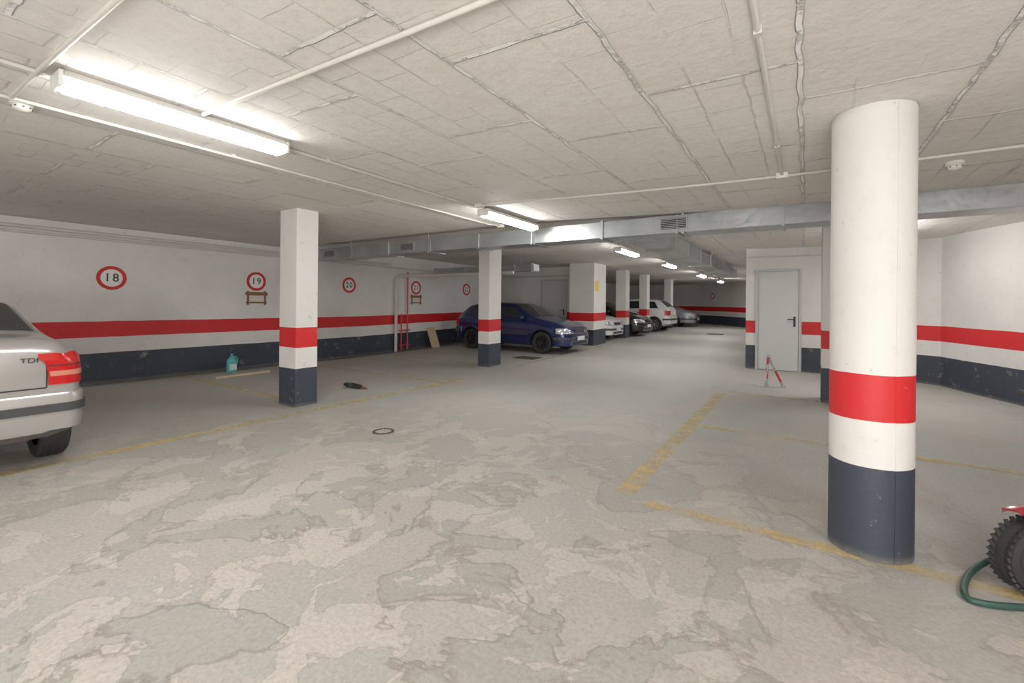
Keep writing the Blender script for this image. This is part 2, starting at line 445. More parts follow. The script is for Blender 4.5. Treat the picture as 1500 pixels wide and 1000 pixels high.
# ------------------------------------------------------------------ light fixtures
def fixture(x, y, label, dz=0.0):
    z = cz(x, y) - .004 - dz; e = E('fluorescent_lamp', (x, y, z))
    h = MB(); h.loft([[(-.06, yy, 0), (.06, yy, 0), (.09, yy, -.045), (-.09, yy, -.045)] for yy in (-.62, .62)])
    h.box((0, -.63, -.055), (.17, .02, .085)); h.box((0, .63, -.055), (.17, .02, .085))
    h.obj('lamp_housing', m_white, e, smooth=20, bevel=.004)
    d = MB(); rings = []
    for yy in (-.615, -.6, .6, .615):
        s = .85 if abs(yy) > .61 else 1
        rings.append([(.084 * s * math.cos(t), yy, -.046 - .065 * s * math.sin(t)) for t in [pi * i / 12 for i in range(13)]])
    d.loft(rings); d.obj('lamp_diffuser', m_lamp, e, smooth=40)
    if dz > .02:
        for yy in (-.4, .4):
            r = MB(); r.cyl((0, yy, 0), (0, yy, dz + .004), .008)
            r.obj('lamp_bracket', m_pipe, e)
    T(e, label, 'ceiling light', 'row of fluorescent ceiling lamps')
LX = -3.42
fixture(LX, 1.33, 'long lit fluorescent ceiling lamp with clear ribbed cover')
for y in (5.2, 10.1, 13.9, 18.9, 23.6): fixture(LX, y, 'lit fluorescent lamp on the ceiling over the driving aisle', .03 if y < 7 else .1)
fixture(LX, -2.6, 'lit fluorescent lamp on the ceiling over the driving aisle')
fixture(-8.4, -1.6, 'added unseen fluorescent lamp brightening the silver sedan bay')  # added out of view to brighten the dark left bay and its ceiling
fixture(1.9, 1.2, 'added unseen fluorescent lamp over the motor scooter bay')  # unseen lamp, added to light the right side of the round column
fixture(.6, -2.2, 'added unseen fluorescent lamp over the driving aisle')  # unseen lamp behind the camera, added to light the foreground
fixture(1.12, 8.9, 'added fluorescent lamp hidden behind the round column')  # added out of sight to light the area past the duct

# ------------------------------------------------------------------ conduits and pipes
def pipe(pts, r, mat, label, name='conduit_pipe', clips=0):
    b = MB(); b.tube(pts, r, 10)
    for i in range(clips):
        p = Vector(pts[0]).lerp(Vector(pts[-1]), (i + .5) / clips)
        b.box(p, (r * 2.6, r * 2.6, r * 2.6))
    T(b.obj(name, mat, smooth=40), label, 'pipe')
def cpts(x0, y0, x1, y1, drop, n=20):
    return [(x0 + (x1 - x0) * i / n, y0 + (y1 - y0) * i / n, cz(x0 + (x1 - x0) * i / n, y0 + (y1 - y0) * i / n) - drop) for i in range(n + 1)]
pipe(cpts(-3.5, -1.9, -3.5, .66, .016), .012, m_pipe, 'thin painted conduit feeding the ceiling lamp', clips=4)
pipe(cpts(-3.5, 2.0, -3.5, 4.50, .016), .012, m_pipe, 'thin painted conduit linking two ceiling lamps', clips=3)
pipe(cpts(-4.13, -.5, -4.13, 6.0, .016), .012, m_pipe, 'thin painted conduit running past the smoke detector', clips=4)
pipe(cpts(-3.32, 1.37, 1.6, 1.37, .018), .013, m_pipe, 'painted conduit crossing the ceiling to the lamp', clips=0)
pipe(cpts(-4.1, .64, 1.6, .64, .018), .013, m_pipe, 'painted conduit crossing the ceiling to the smoke detector', clips=0)
pipe(cpts(-.17, -4.9, -.17, 4.42, .018), .012, m_pipe, 'painted conduit joining the crosswise conduit', clips=6)
pipe(cpts(-3.4, 4.5, 3.28, 4.5, .018), .013, m_pipe, 'painted conduit crossing the ceiling near the round column', clips=0)
pipe([(-10.015, y, 2.53) for y in (-4.9, 2, 6, 9.0)], .03, m_pipe, 'painted water pipe high on the wall', 'water_pipe', 0)
pipe([(-10.024, y, 2.45) for y in (-4.9, 2, 6, 12.5)], .022, m_pipe, 'slender painted pipe high on the wall', 'water_pipe', 0)
pipe([(-9.96, 9.15, fz(9.15)), (-9.96, 9.15, 2.0), (-9.95, 9.17, 2.14), (-9.9, 9.3, 2.22), (-9.8, 9.6, 2.24), (-9.0, 9.75, 2.24), (-6.3, 9.75, 2.24)], .045, m_pipe, 'thick pale downpipe turning along under the ceiling', 'drain_pipe')
b = MB()
for y in (9.38, 9.62): b.tube([(-9.98, y, fz(y)), (-9.98, y, 1.1 if y < 9.5 else 2.35)], .022, 10)
for z in (.18, .62, 1.05): b.tube([(-9.98, 9.3, z), (-9.98, 9.72, z)], .018, 8)
T(b.obj('fire_pipe', m_redpipe), 'red fire water pipework with cross rungs against the wall', 'pipe')
pipe([(-1.05, 11.184, 2.5), (.3, 11.184, 2.48), (1.3, 11.184, 2.5)], .015, m_pipe, 'thin pipe above the pale door')
pipe([(-9.9, 14.668, 2.48), (-6.7, 14.668, 2.48)], .03, m_pipe, 'painted pipe along the partition wall', 'water_pipe')
pipe(cpts(2.0, 7.0, 2.75, 8.6, .02), .015, m_black, 'dark cable run under the ceiling')
for x, y in ((-3.42, 4.5), (-.17, 4.5), (-4.13, 6.0)):
    b = MB(); z = cz(x, y); b.box((x, y, z - .018), (.09, .09, .05)); T(b.obj('junction_box', m_det, smooth=0, bevel=.006), 'small pale junction box on the ceiling conduit', 'junction box')
for x, y, lab in ((-4.2, .70, 'round cream smoke detector on the ceiling beside the lamp'), (.97, 4.8, 'round cream smoke detector on the ceiling beside a conduit')):
    z = cz(x, y); e = E('smoke_detector', (x, y, z)); T(e, lab, 'smoke detector')
    b = MB(); b.lathe([(.0, 0), (.055, 0), (.058, -.02), (.05, -.028), (0, -.028)], (0, 0, 0), (0, 0, 1)); b.obj('detector_base', m_det, e)
    b = MB(); b.lathe([(.04, -.027), (.046, -.034), (.044, -.05), (.03, -.062), (0, -.066)], (0, 0, 0), (0, 0, 1))
    for i in range(8):
        t = 2 * pi * i / 8; b.box((.046 * math.cos(t), .046 * math.sin(t), -.042), (.004, .010, .008), 1, Matrix.Rotation(t, 3, 'Z'))
    b.obj('detector_head', [m_det, m_trim], e)

# ------------------------------------------------------------------ ducts
e = E('air_duct', (-3, 6.3, 2.47)); T(e, 'long rectangular galvanised steel ventilation duct crossing the ceiling', 'air duct')
b = MB(); b.box((.05, 0, .015), (12.3, .40, .235)); b.obj('duct_body', m_galv, e, smooth=0, bevel=.006)
for i in range(12):
    b = MB(); x = -6.1 + i * 1.11; b.box((x, 0, .015), (.035, .435, .27)); b.obj('flange', m_galv, e, smooth=0)
def grille(p, w, h, par):
    b = MB()
    b.box((p[0], p[1], p[2]), (w, .012, h), 0); b.box((p[0], p[1] - .008, p[2]), (w * .88, .006, h * .8), 1)
    for i in range(6): b.box((p[0], p[1] - .014, p[2] - h * .34 + h * .136 * i), (w * .88, .012, .008), 0)
    b.obj('vent_grille', [m_galv, m_black], par, smooth=0)
grille((1.55, -.207, .015), .36, .17, e); grille((-5.75, -.207, .015), .36, .15, e); grille((-3.35, -.207, .015), .36, .15, e)
for x in (-5, -2.8, -.6, 1.6, 3.8, 5.6):
    b = MB(); zt = cz(-3 + x, 6.3) - 2.47
    for s in (-.215, .215): b.cyl((x, s, -.12), (x, s, zt), .005, seg=8)
    b.box((x, 0, -.113), (.03, .47, .015)); b.obj('duct_hanger', m_galv, e, smooth=0)
e = E('air_duct', (-2.1, 11.5, 2.5)); T(e, 'galvanised ventilation duct branch running along the driving aisle', 'air duct')
b = MB(); b.box((0, 0, 0), (.45, 9.9, .24)); b.obj('duct_body', m_galv, e, smooth=0, bevel=.006)
for i in range(9):
    b = MB(); b.box((0, -4.8 + i * 1.2, 0), (.485, .035, .275)); b.obj('flange', m_galv, e, smooth=0)
for y in (-3.5, 0, 3.5):
    b = MB()
    for s in (-.25, .25): b.cyl((s, y, -.13), (s, y, cz(-2.1 + s, 11.5 + y) - 2.5), .005, seg=8)
    b.box((0, y, -.13), (.53, .03, .012)); b.obj('duct_hanger', m_galv, e, smooth=0)
e = E('air_duct', (-7.9, 10.6, 2.42)); T(e, 'low galvanised ventilation duct over the parking bays', 'air duct')
b = MB(); b.box((0, 0, 0), (3.6, .3, .18)); b.obj('duct_body', m_galv, e, smooth=0, bevel=.006)
for i in range(4):
    b = MB(); b.box((-1.75 + i * 1.16, 0, 0), (.03, .33, .21)); b.obj('flange', m_galv, e, smooth=0)
for x in (-1.2, 1.2):
    b = MB()
    for s in (-.165, .165): b.cyl((x, s, -.1), (x, s, cz(-7.9 + x, 10.6) - 2.42), .005, seg=8)
    b.box((x, 0, -.098), (.03, .36, .014)); b.obj('duct_hanger', m_galv, e, smooth=0)

# ------------------------------------------------------------------ bay number signs
def sign(num, y, z):
    e = E('bay_number_sign', (-10.05, y, z)); T(e, 'round painted bay sign with red ring reading ' + num, 'sign')
    b = MB(); b.cyl((0, 0, 0), (.006, 0, 0), .2, seg=48); b.obj('sign_disc', m_signw, e)
    b = MB(); b.lathe([(.150, .004), (.150, .010), (.205, .010), (.205, .0)], (0, 0, 0), (1, 0, 0), 56, closed=True); b.obj('sign_ring', m_signr, e)
    text(num[0], .20, m_ink, e, (.008, -.058, 0), (pi / 2, 0, pi / 2), 'numeral', .9)
    text(num[1], .20, m_ink, e, (.008, .055, 0), (pi / 2, 0, pi / 2), 'numeral', .9)
sign('18', 2.76, 1.80); sign('19', 5.21, 1.86); sign('20', 7.60, 1.88); sign('21', 10.03, 1.90); sign('22', 12.5, 1.93)
for y, z in ((5.21, 1.50), (10.03, 1.54)):
    e = E('notice_board', (-10.05, y, z)); T(e, 'small varnished wooden board with side posts holding a paper notice', 'notice board')
    b = MB()
    for s in (-1, 1): b.box((.018, s * .18, 0), (.03, .035, .30)); 
    b.box((.02, 0, .09), (.03, .46, .07)); b.box((.02, 0, -.10), (.03, .44, .035))
    b.obj('board_frame', m_wood, e, smooth=0, bevel=.004)
    b = MB(); b.box((.01, 0, -.02), (.012, .33, .16)); b.obj('notice_paper', m_paper, e, smooth=0)
for (x, y, z, r) in ((-4.55, 28.85, 2.05, .17),):
    e = E('bay_number_sign', (x, y, z), 0); T(e, 'round painted bay sign with red ring on the end wall', 'sign')
    b = MB(); d = Vector((-.66, -.75, 0)); b.cyl((0, 0, 0), d * .03, r * .98, seg=32); b.obj('sign_disc', m_signw, e)
    b = MB(); b.lathe([(r * .75, .03), (r * .75, .04), (r, .04), (r, .02)], (0, 0, 0), d, 32, closed=True); b.obj('sign_ring', m_signr, e)

# ------------------------------------------------------------------ cars
def lin(pts, x):
    if x <= pts[0][0]: return pts[0][1]
    for (a, b), (c, d) in zip(pts, pts[1:]):
        if x <= c: return b + (d - b) * (x - a) / (c - a)
    return pts[-1][1]
def smo(pts, x, r=.06):
    x = max(pts[0][0], min(pts[-1][0], x))
    rr = min(r, x - pts[0][0] + .012, pts[-1][0] - x + .012)
    return sum(lin(pts, x + rr * k) for k in (-1, -.66, -.33, 0, .33, .66, 1)) / 7

SEDAN = dict(L=4.42, W=.85, wb=(.67, 3.35), r=.30,
    top=[(0, .98), (.02, 1.06), (.07, 1.105), (.48, 1.13), (1.08, 1.40), (1.42, 1.45), (2.2, 1.47), (2.7, 1.41), (3.45, 1.0), (4.2, .82), (4.37, .74), (4.42, .64)],
    belt=[(0, .93), (.1, .99), (.6, 1.01), (3.4, .93), (4.2, .76), (4.42, .60)],
    side=[(.90, 1.46, 1.17, 1.48), (1.56, 2.30, 1.56, 2.28), (2.38, 3.22, 2.38, 2.78)], rear=(.54, 1.09), front=(2.75, 3.38), doors=(1.15, 2.34, 3.25))
HATCH = dict(L=3.90, W=.82, wb=(.66, 3.12), r=.30,
    top=[(0, .90), (.03, .98), (.12, 1.08), (.42, 1.33), (.7, 1.40), (1.5, 1.43), (2.1, 1.40), (2.85, 1.0), (3.55, .86), (3.82, .74), (3.90, .60)],
    belt=[(0, .84), (.1, .92), (.6, .96), (2.85, .91), (3.55, .79), (3.82, .68), (3.90, .54)],
    side=[(.50, 1.12, .70, 1.14), (1.22, 2.62, 1.22, 2.18)], rear=(.12, .45), front=(2.15, 2.8), doors=(1.17, 2.68))

def car(name, loc, rotz, P, paint, label, cat='car', rim=m_rim, bumper=None, extra=None, zs=1.0):
    L, W, r = P['L'], P['W'], P['r']
    root = E(name, loc, rotz); T(root, label, cat)
    root.scale = (1, 1, zs)
    near = extra == 'near'
    rr0 = .20 if P is SEDAN else .30
    def plan(x):
        w = W
        if x < rr0: w -= .12 * (1 - math.sqrt(max(0, 1 - (1 - x / rr0) ** 2)))
        e = L - x
        if e < .6: w -= .26 * (1 - math.sqrt(max(0, 1 - (1 - e / .6) ** 2)))
        return w
    def sec(x):
        w = plan(x); t = smo(P['top'], x); bl = min(smo(P['belt'], x), t - .01); h = t - bl
        zb = .19 + .15 * (1 - sstep(0, .5, x)) + .03 * sstep(L - .5, L, x)
        q = .90 * w - .36 * h
        return [(0, zb), (.80 * w, zb), (.96 * w, zb + .04), (.995 * w, zb + .10), (w, zb + .18), (.992 * w, bl - .14), (.975 * w, bl - .05), (.94 * w, bl - .008), (.90 * w, bl + .01 * min(1, h * 8)),
                (q, t - min(.085, .42 * h)), (q - .04, t - min(.045, .25 * h)), (q * .80, t - min(.02, .12 * h)), (q * .4, t - min(.004, .02 * h)), (0, t)]
    xs = [0, .006, .02, .045, .08, .12, .17, .23, .3, .38]
    xs = xs + [.38 + (L - 1.0 - .38) * i / 34 for i in range(1, 35)] + [L - e for e in (.9, .8, .7, .6, .52, .44, .36, .29, .22, .16, .11, .07, .04, .018, .005, 0)]
    H = L / 2
    rings = []
    for x in xs:
        s = sec(x); rings.append([(x - H, y, z) for y, z in s] + [(x - H, -y, z) for y, z in s[-2:0:-1]])
    b = MB(); b.loft(rings)
    body = b.obj('body', [paint, m_black], None, smooth=0)
    cut = MB()
    for wx in P['wb']:
        for s in (-1, 1): cut.cyl((wx - H, s * (W - .27), r + .0), (wx - H, s * (W + .2), r), r + .055, seg=40, mi=1)
    co = cut.obj('cut', [paint, m_black], smooth=0)
    md = body.modifiers.new('b', 'BOOLEAN'); md.object = co; md.operation = 'DIFFERENCE'; md.solver = 'EXACT'
    bpy.context.view_layer.update()
    me = bpy.data.meshes.new_from_object(body.evaluated_get(bpy.context.evaluated_depsgraph_get()))
    body.modifiers.clear(); body.data = me
    bpy.data.objects.remove(co)
    me.polygons.foreach_set('use_smooth', [True] * len(me.polygons)); me.set_sharp_from_angle(angle=math.radians(32))
    body.name = 'body'; body.parent = root
    def side_y(x, z):
        s = sec(x)[1:9]
        for (y0, z0), (y1, z1) in zip(s, s[1:]):
            if z <= z1: return y0 + (y1 - y0) * max(0, (z - z0)) / max(1e-5, (z1 - z0))
        return s[-1][0]
    def patch(nm, fn, nu, nv, mat, off=.006):
        vs = []; h = 1e-3
        for j in range(nv + 1):
            for i in range(nu + 1):
                u, v = i / nu, j / nv
                p = Vector(fn(u, v)); du = Vector(fn(min(1, u + h), v)) - Vector(fn(max(0, u - h), v)); dv = Vector(fn(u, min(1, v + h))) - Vector(fn(u, max(0, v - h)))
                nn = du.cross(dv)
                nn = nn.normalized() if nn.length > 1e-9 else Vector((0, 0, 1))
                c = p - Vector((0, 0, .7))
                if nn.dot(c) < 0: nn.negate()
                vs.append(p + nn * off)
        m = MB(); m.add(vs, [(j * (nu + 1) + i, j * (nu + 1) + i + 1, (j + 1) * (nu + 1) + i + 1, (j + 1) * (nu + 1) + i) for j in range(nv) for i in range(nu)])
        return m.obj(nm, mat, root, smooth=50, fix=False)
    def topsurf(x, s):
        q = sec(x); half = [q[13], q[12], q[11], q[10], q[9]]; par = [0, .4, .8, .95, 1.0]
        a = abs(s)
        for i in range(4):
            if a <= par[i + 1]:
                f = (a - par[i]) / (par[i + 1] - par[i]); y = half[i][0] + (half[i + 1][0] - half[i][0]) * f; z = half[i][1] + (half[i + 1][1] - half[i][1]) * f
                return (x - H, math.copysign(y, s), z)
        return (x - H, math.copysign(half[4][0], s), half[4][1])
    for nm, (a, c), k in (('rear_window', P['rear'], .9), ('windshield', P['front'], .92)):
        patch(nm, lambda u, v: topsurf(a + (c - a) * v, (2 * u - 1) * k), 20, 12, m_glass)
    for (b0, b1, t0, t1) in P['side']:
        for s in (-1, 1):
            def fn(u, v, s=s):
                vv = .10 + .82 * v; xb = b0 + (b1 - b0) * u; xt = t0 + (t1 - t0) * u; x = xb + (xt - xb) * v
                q = sec(x); y = q[8][0] + (q[9][0] - q[8][0]) * vv; z = q[8][1] + (q[9][1] - q[8][1]) * vv
                return (x - H, s * y, z)
            patch('side_window', fn, 10, 5, m_glass)
    for dx in P['doors']:
        for s in (-1, 1):
            patch('door_seam', lambda u, v, s=s: (dx + .008 * (u - .5) - H, s * side_y(dx, .27 + (smo(P['belt'], dx) - .28) * v), .27 + (smo(P['belt'], dx) - .28) * v), 1, 10, m_black, .002)
    for s in (-1, 1):
        x0, x1 = P['wb'][0] + r + .1, P['wb'][1] - r - .1
        patch('rubbing_strip', lambda u, v, s=s: (x0 + (x1 - x0) * u - H, s * side_y(x0 + (x1 - x0) * u, .50 + .05 * v), .50 + .05 * v), 12, 2, m_trim, .012)
        for dx in P['doors'][:-1] if len(P['doors']) > 2 else (P['doors'][0] + .05,):
            m = MB(); m.box((dx + .14 - H, s * (side_y(dx + .1, .82) + .012), .82), (.17, .025, .03)); m.obj('door_handle', paint if P is SEDAN else m_black, root, smooth=0, bevel=.008)
        mx = P['front'][1] - .28
        m = MB(); m.sphere((mx - H, s * (W + .05), .98), .09, (.7, 1.1, .75)); m.box((mx - H, s * (W - .06), .95), (.07, .14, .04)); m.obj('wing_mirror', paint, root)
    def outline(front, t, span, y_in):
        w0 = plan(L if front else 0); c = .38
        if t < c: return (L if front else 0, y_in + (w0 - y_in) * t / c)
        e = span * ((t - c) / (1 - c)) ** 1.6
        x = L - e if front else e
        return (x, plan(x))
    def lamp(nm, front, z0, z1, y_in, span, mat, off=.012):
        for s in (-1, 1):
            def fn(u, v, s=s):
                x, y = outline(front, u, span, y_in); z = z0 + (z1 - z0) * v
                k = side_y(x, z) / max(1e-4, plan(x)); top = lin(P['top'], x)
                return (x - H, s * y * k, min(z, top - .015))
            patch(nm, fn, 18, 8, mat, off)
    bmat = bumper or paint
    for front in (False, True):
        span = P['wb'][0] - r - .09 if not front else L - P['wb'][1] - r - .09
        half = []
        for i in range(26):
            t = i / 25; half.append(outline(front, .38 + .62 * t, span, 0))
        path = [(x, y) for x, y in reversed(half)] + [(x, -y) for x, y in half]
        Pn = [Vector((x - H, y, 0)) for x, y in path]; rings = []; strip = []
        for i, p in enumerate(Pn):
            a = Pn[max(0, i - 1)]; c = Pn[min(len(Pn) - 1, i + 1)]; d = (c - a).normalized(); nn = Vector((d.y, -d.x, 0))
            if nn.dot(p) < 0: nn.negate()
            o = .022 if near else .03; zt = .65 if not front else .54; zl = .215 if front else .345
            rings.append([p + nn * k + Vector((0, 0, z)) for k, z in ((-.03, zl), (o * .4, zl + .01), (o * .8, zl + .08), (o, zt - .12), (o * .9, zt - .02), (o * .3, zt), (-.03, zt))])
            strip.append([p + nn * k + Vector((0, 0, z)) for k, z in ((o - .015, zt - .155), (o + .012, zt - .15), (o + .012, zt - .085), (o - .015, zt - .08))])
        m = MB(); m.loft(rings); m.obj('front_bumper' if front else 'rear_bumper', bmat, root, smooth=40)
        m = MB(); m.loft(strip); m.obj('bumper_strip', m_trim, root, smooth=30)
    lamp('taillight', False, .72 if P is SEDAN else .70, .97 if P is SEDAN else .90, .625 if near else .56, .24 if near else .20, m_tail, .012)
    lamp('headlight', True, .56, .70, .36, .34, m_head, .014)
    if near:
        lamp('reversing_lens', False, .79, .83, .635, .22, m_tail2, .016)
        lamp('lamp_divider', False, .872, .880, .63, .235, m_black, .017)
    m = MB(); m.box((H - .0, 0, .62), (.03, .62, .10)); 
    for i in range(3): m.box((H + .012, 0, .585 + .035 * i), (.02, .62, .008), 1)
    m.obj('front_grille', [m_black, m_chrome], root, smooth=0)
    m = MB(); m.box((H + .045, 0, .42), (.012, .52, .11)); m.box((H + .047, -.24, .42), (.012, .04, .108), 1); m.obj('number_plate', [m_plate, m_pblue], root, smooth=0)
    m = MB(); m.box((H + .03, 0, .30), (.02, .9, .08)); m.obj('lower_intake', m_black, root, smooth=0, bevel=.02)
    pz = .79; m = MB(); m.box((-H - .014, 0, pz), (.016, .53, .13)); m.box((-H - .016, .243, pz), (.016, .04, .128), 1)
    m.obj('number_plate', [m_plate, m_pblue], root, smooth=0)
    if near:
        text('U', .13, m_ink, root, (-H - .026, -.215, pz), (pi / 2, 0, -pi / 2), 'plate_lettering')
        text('TDI', .052, m_badge, root, (-H - .008, -.515, .925), (pi / 2, 0, -pi / 2), 'badge_lettering', 1.25)
        m = MB(); m.box((-H - .002, 0, .70), (.008, 1.22, .010)); m.box((-H - .002, -.612, .83), (.008, .008, .26)); m.box((-H - .002, .612, .83), (.008, .008, .26)); m.obj('boot_seam', m_black, root, smooth=0)
        m = MB(); m.cyl((-H - .02, .45, .30), (-H + .2, .45, .30), .03, seg=20); m.obj('exhaust_pipe', m_iron, root)
    for wx in P['wb']:
        for s in (-1, 1):
            cx, cy = wx - H, s * (W - .095); wdt = .20
            m = MB(); hw = wdt / 2
            m.lathe([(r * .64, -hw * .85), (r * .78, -hw), (r * .93, -hw * .97), (r * .99, -hw * .80), (r, -hw * .5), (r, hw * .5), (r * .99, hw * .80), (r * .93, hw * .97), (r * .78, hw), (r * .64, hw * .85)], (cx, cy, r), (0, 1, 0), 44)
            for g in (-.5, 0, .5): m.lathe([(r * 1.001, hw * g - .004), (r * 1.0035, hw * g), (r * 1.001, hw * g + .004)], (cx, cy, r), (0, 1, 0), 44, mi=1)
            tire = m.obj('tire', [m_rubber, m_black], root)
            m = MB(); yo = cy + s * hw * .70
            m.lathe([(r * .66, s * hw * .15 + 0), (r * .66, 0), (r * .60, 0), (r * .57, -s * .05), (r * .3, -s * .06), (0, -s * .06)], (cx, yo, r), (0, 1, 0), 36, mi=1)
            m.lathe([(r * .58, 0), (r * .58, s * .015), (r * .665, s * .015), (r * .665, 0)], (cx, yo, r), (0, 1, 0), 36, closed=True)
            for i in range(7):
                t = 2 * pi * i / 7; R3 = Matrix.Rotation(t, 3, 'Y')
                m.box(Vector((cx, yo - s * .008, r)) + R3 @ Vector((r * .33, 0, 0)), (r * .56, .022, r * .13), 0, R3)
            m.cyl((cx, yo - s * .03, r), (cx, yo + s * .008, r), r * .14, seg=20)
            m.obj('wheel_rim', [rim, m_black], tire)
    return root

car('car', (-5.10 - 2.21, .39, 0), pi, SEDAN, m_silver, 'silver sedan parked nose to the wall, red taillights showing', bumper=m_silver, extra='near')
car('car', (-5.35 - 1.95, 11.75, fz(11.75)), 0, HATCH, m_blue, 'navy blue hatchback parked beside the square column', rim=m_drim)
car('car', (-5.75 - 1.95, 15.95, fz(15.9)), 0, HATCH, m_cwhite, 'white hatchback parked behind the broad pier')
car('car', (-5.40 - 1.95, 18.6, fz(18.6)), 0, HATCH, m_cblack, 'black hatchback parked between two columns')
car('car', (-5.15 - 1.95, 21.8, fz(21.8)), pi, HATCH, m_cwhite, 'white hatchback parked tail toward the driving aisle', zs=1.07)
car('car', (-4.9 - 2.21, 26.1, fz(26.1)), 0, SEDAN, m_grey, 'grey blue sedan parked at the end of the aisle')

# ------------------------------------------------------------------ small things
e = E('detergent_bottle', (-9.62, 4.52, 0)); T(e, 'teal plastic detergent bottle standing by the wall', 'bottle')
b = MB(); rings = []
for z, a, c in ((0, .085, .05), (.01, .095, .06), (.2, .095, .06), (.25, .085, .055), (.29, .05, .04), (.31, .026, .026), (.33, .024, .024)):
    rings.append([(c * math.cos(t) * 1.0, a * (abs(math.sin(t)) ** .7) * (1 if math.sin(t) > 0 else -1), z) for t in [2 * pi * i / 28 for i in range(28)]])
b.loft(rings); b.obj('bottle_body', m_teal, e)
b = MB(); b.cyl((0, 0, .325), (0, 0, .37), .03, .027); b.obj('bottle_cap', m_tealcap, e)
b = MB(); b.tube([(0, .03, .31), (0, .085, .30), (0, .115, .25), (0, .11, .19), (0, .085, .15)], .013); b.obj('bottle_handle', m_teal, e)
b = MB(); b.box((.062, 0, .11), (.004, .13, .12)); b.obj('bottle_label', m_label, e, smooth=0)
b = MB(); b.box((0, 0, .018), (.10, 1.0, .035)); T(b.obj('wooden_plank', m_plank, None, (-9.05, 4.46, 0), .03, 0, .004), 'pale raw wooden plank lying on the floor by the wall', 'plank')
e = E('folded_umbrella', (-6.22, 4.83, .035)); T(e, 'rolled black and green umbrella lying on the floor', 'umbrella')
b = MB(); b.lathe([(0, -.26), (.022, -.26), (.038, -.2), (.042, 0), (.036, .14), (.02, .19), (0, .19)], (0, 0, .008), (1, 0, 0), 14); b.obj('canopy', m_black, e)
b = MB(); b.lathe([(.041, -.10), (.046, -.09), (.046, -.04), (.041, -.03)], (0, 0, .008), (1, 0, 0), 14); b.obj('strap', m_green2, e)
b = MB(); b.cyl((.18, 0, .0), (.30, 0, -.005), .018); b.obj('handle', m_wood, e)
e = E('floor_drain', (-3.86, 3.38, 0)); T(e, 'round rusty floor drain set in the concrete', 'drain')
b = MB(); b.lathe([(.085, .0), (.085, .007), (.115, .007), (.118, .0)], (0, 0, 0), (0, 0, 1), 32); b.obj('drain_rim', m_iron, e)
b = MB(); b.cyl((0, 0, 0), (0, 0, .002), .086, mi=1)
for i in range(5):
    x = -.06 + .03 * i; h = math.sqrt(.083 ** 2 - x * x); b.box((x, 0, .004), (.010, 2 * h, .004))
b.obj('drain_cover', [m_pipe, m_black], e, smooth=0)
for x, y, lab in ((-6.0, 10.0, 'dark rectangular iron drain grate near the navy hatchback'), (-3.2, 21.0, 'dark rectangular iron drain grate in the driving aisle')):
    e = E('drain_grate', (x, y, fz(y))); T(e, lab, 'drain')
    b = MB(); 
    for s in (-1, 1): b.box((s * .29, 0, .008), (.03, .46, .016)); b.box((0, s * .22, .008), (.6, .03, .016))
    b.obj('grate_frame', m_iron, e, smooth=0)
    b = MB(); b.box((0, 0, .002), (.55, .42, .003), 1)
    for i in range(10): b.box((-.25 + i * .055, 0, .008), (.015, .42, .010))
    b.obj('grate_bars', [m_iron, m_black], e, smooth=0)
# folding parking barrier
e = E('parking_barrier', (-.5, 9.0, fz(9.0)), .5); T(e, 'folding red and grey steel parking barrier standing on the floor', 'parking barrier')
def striped(p0, p1, r, seq, par, nm):
    b = MB(); p0 = Vector(p0); p1 = Vector(p1)
    for f0, f1, mi in seq: b.cyl(p0.lerp(p1, f0), p0.lerp(p1, f1), r, mi=mi, seg=14)
    b.obj(nm, [m_redpipe, m_steel], par)
striped((-.05, 0, .03), (-.03, 0, .52), .018, ((0, .25, 1), (.25, .55, 0), (.55, .75, 1), (.75, 1, 0)), e, 'barrier_leg')
striped((.22, 0, .03), (-.01, 0, .50), .020, ((0, .15, 1), (.15, .55, 0), (.55, 1, 1)), e, 'barrier_leg')
striped((-.12, -.05, .03), (-.02, 0, .36), .010, ((0, 1, 1),), e, 'cross_tube')
b = MB(); b.box((.05, 0, .008), (.42, .06, .014)); b.box((-.05, .0, .03), (.045, .05, .03)); b.box((.22, 0, .03), (.045, .05, .03)); b.obj('base_plate', m_steel, e, smooth=0)
b = MB(); b.tube([(.0, 0, .50), (.01, 0, .54), (-.02, 0, .56), (-.05, 0, .54), (-.04, 0, .50)], .007); b.box((-.02, 0, .495), (.06, .03, .04)); b.obj('padlock', m_chrome, e)
b = MB(); b.box((0, 0, .33), (.03, .35, .66), 0, None)
o = b.obj('wooden_board', m_plank, None, (-9.72, 10.6, fz(10.6)), 0, 0, .004); o.rotation_euler = (0, -.38, 0); T(o, 'pale wooden board leaning against the wall behind the navy hatchback', 'board')

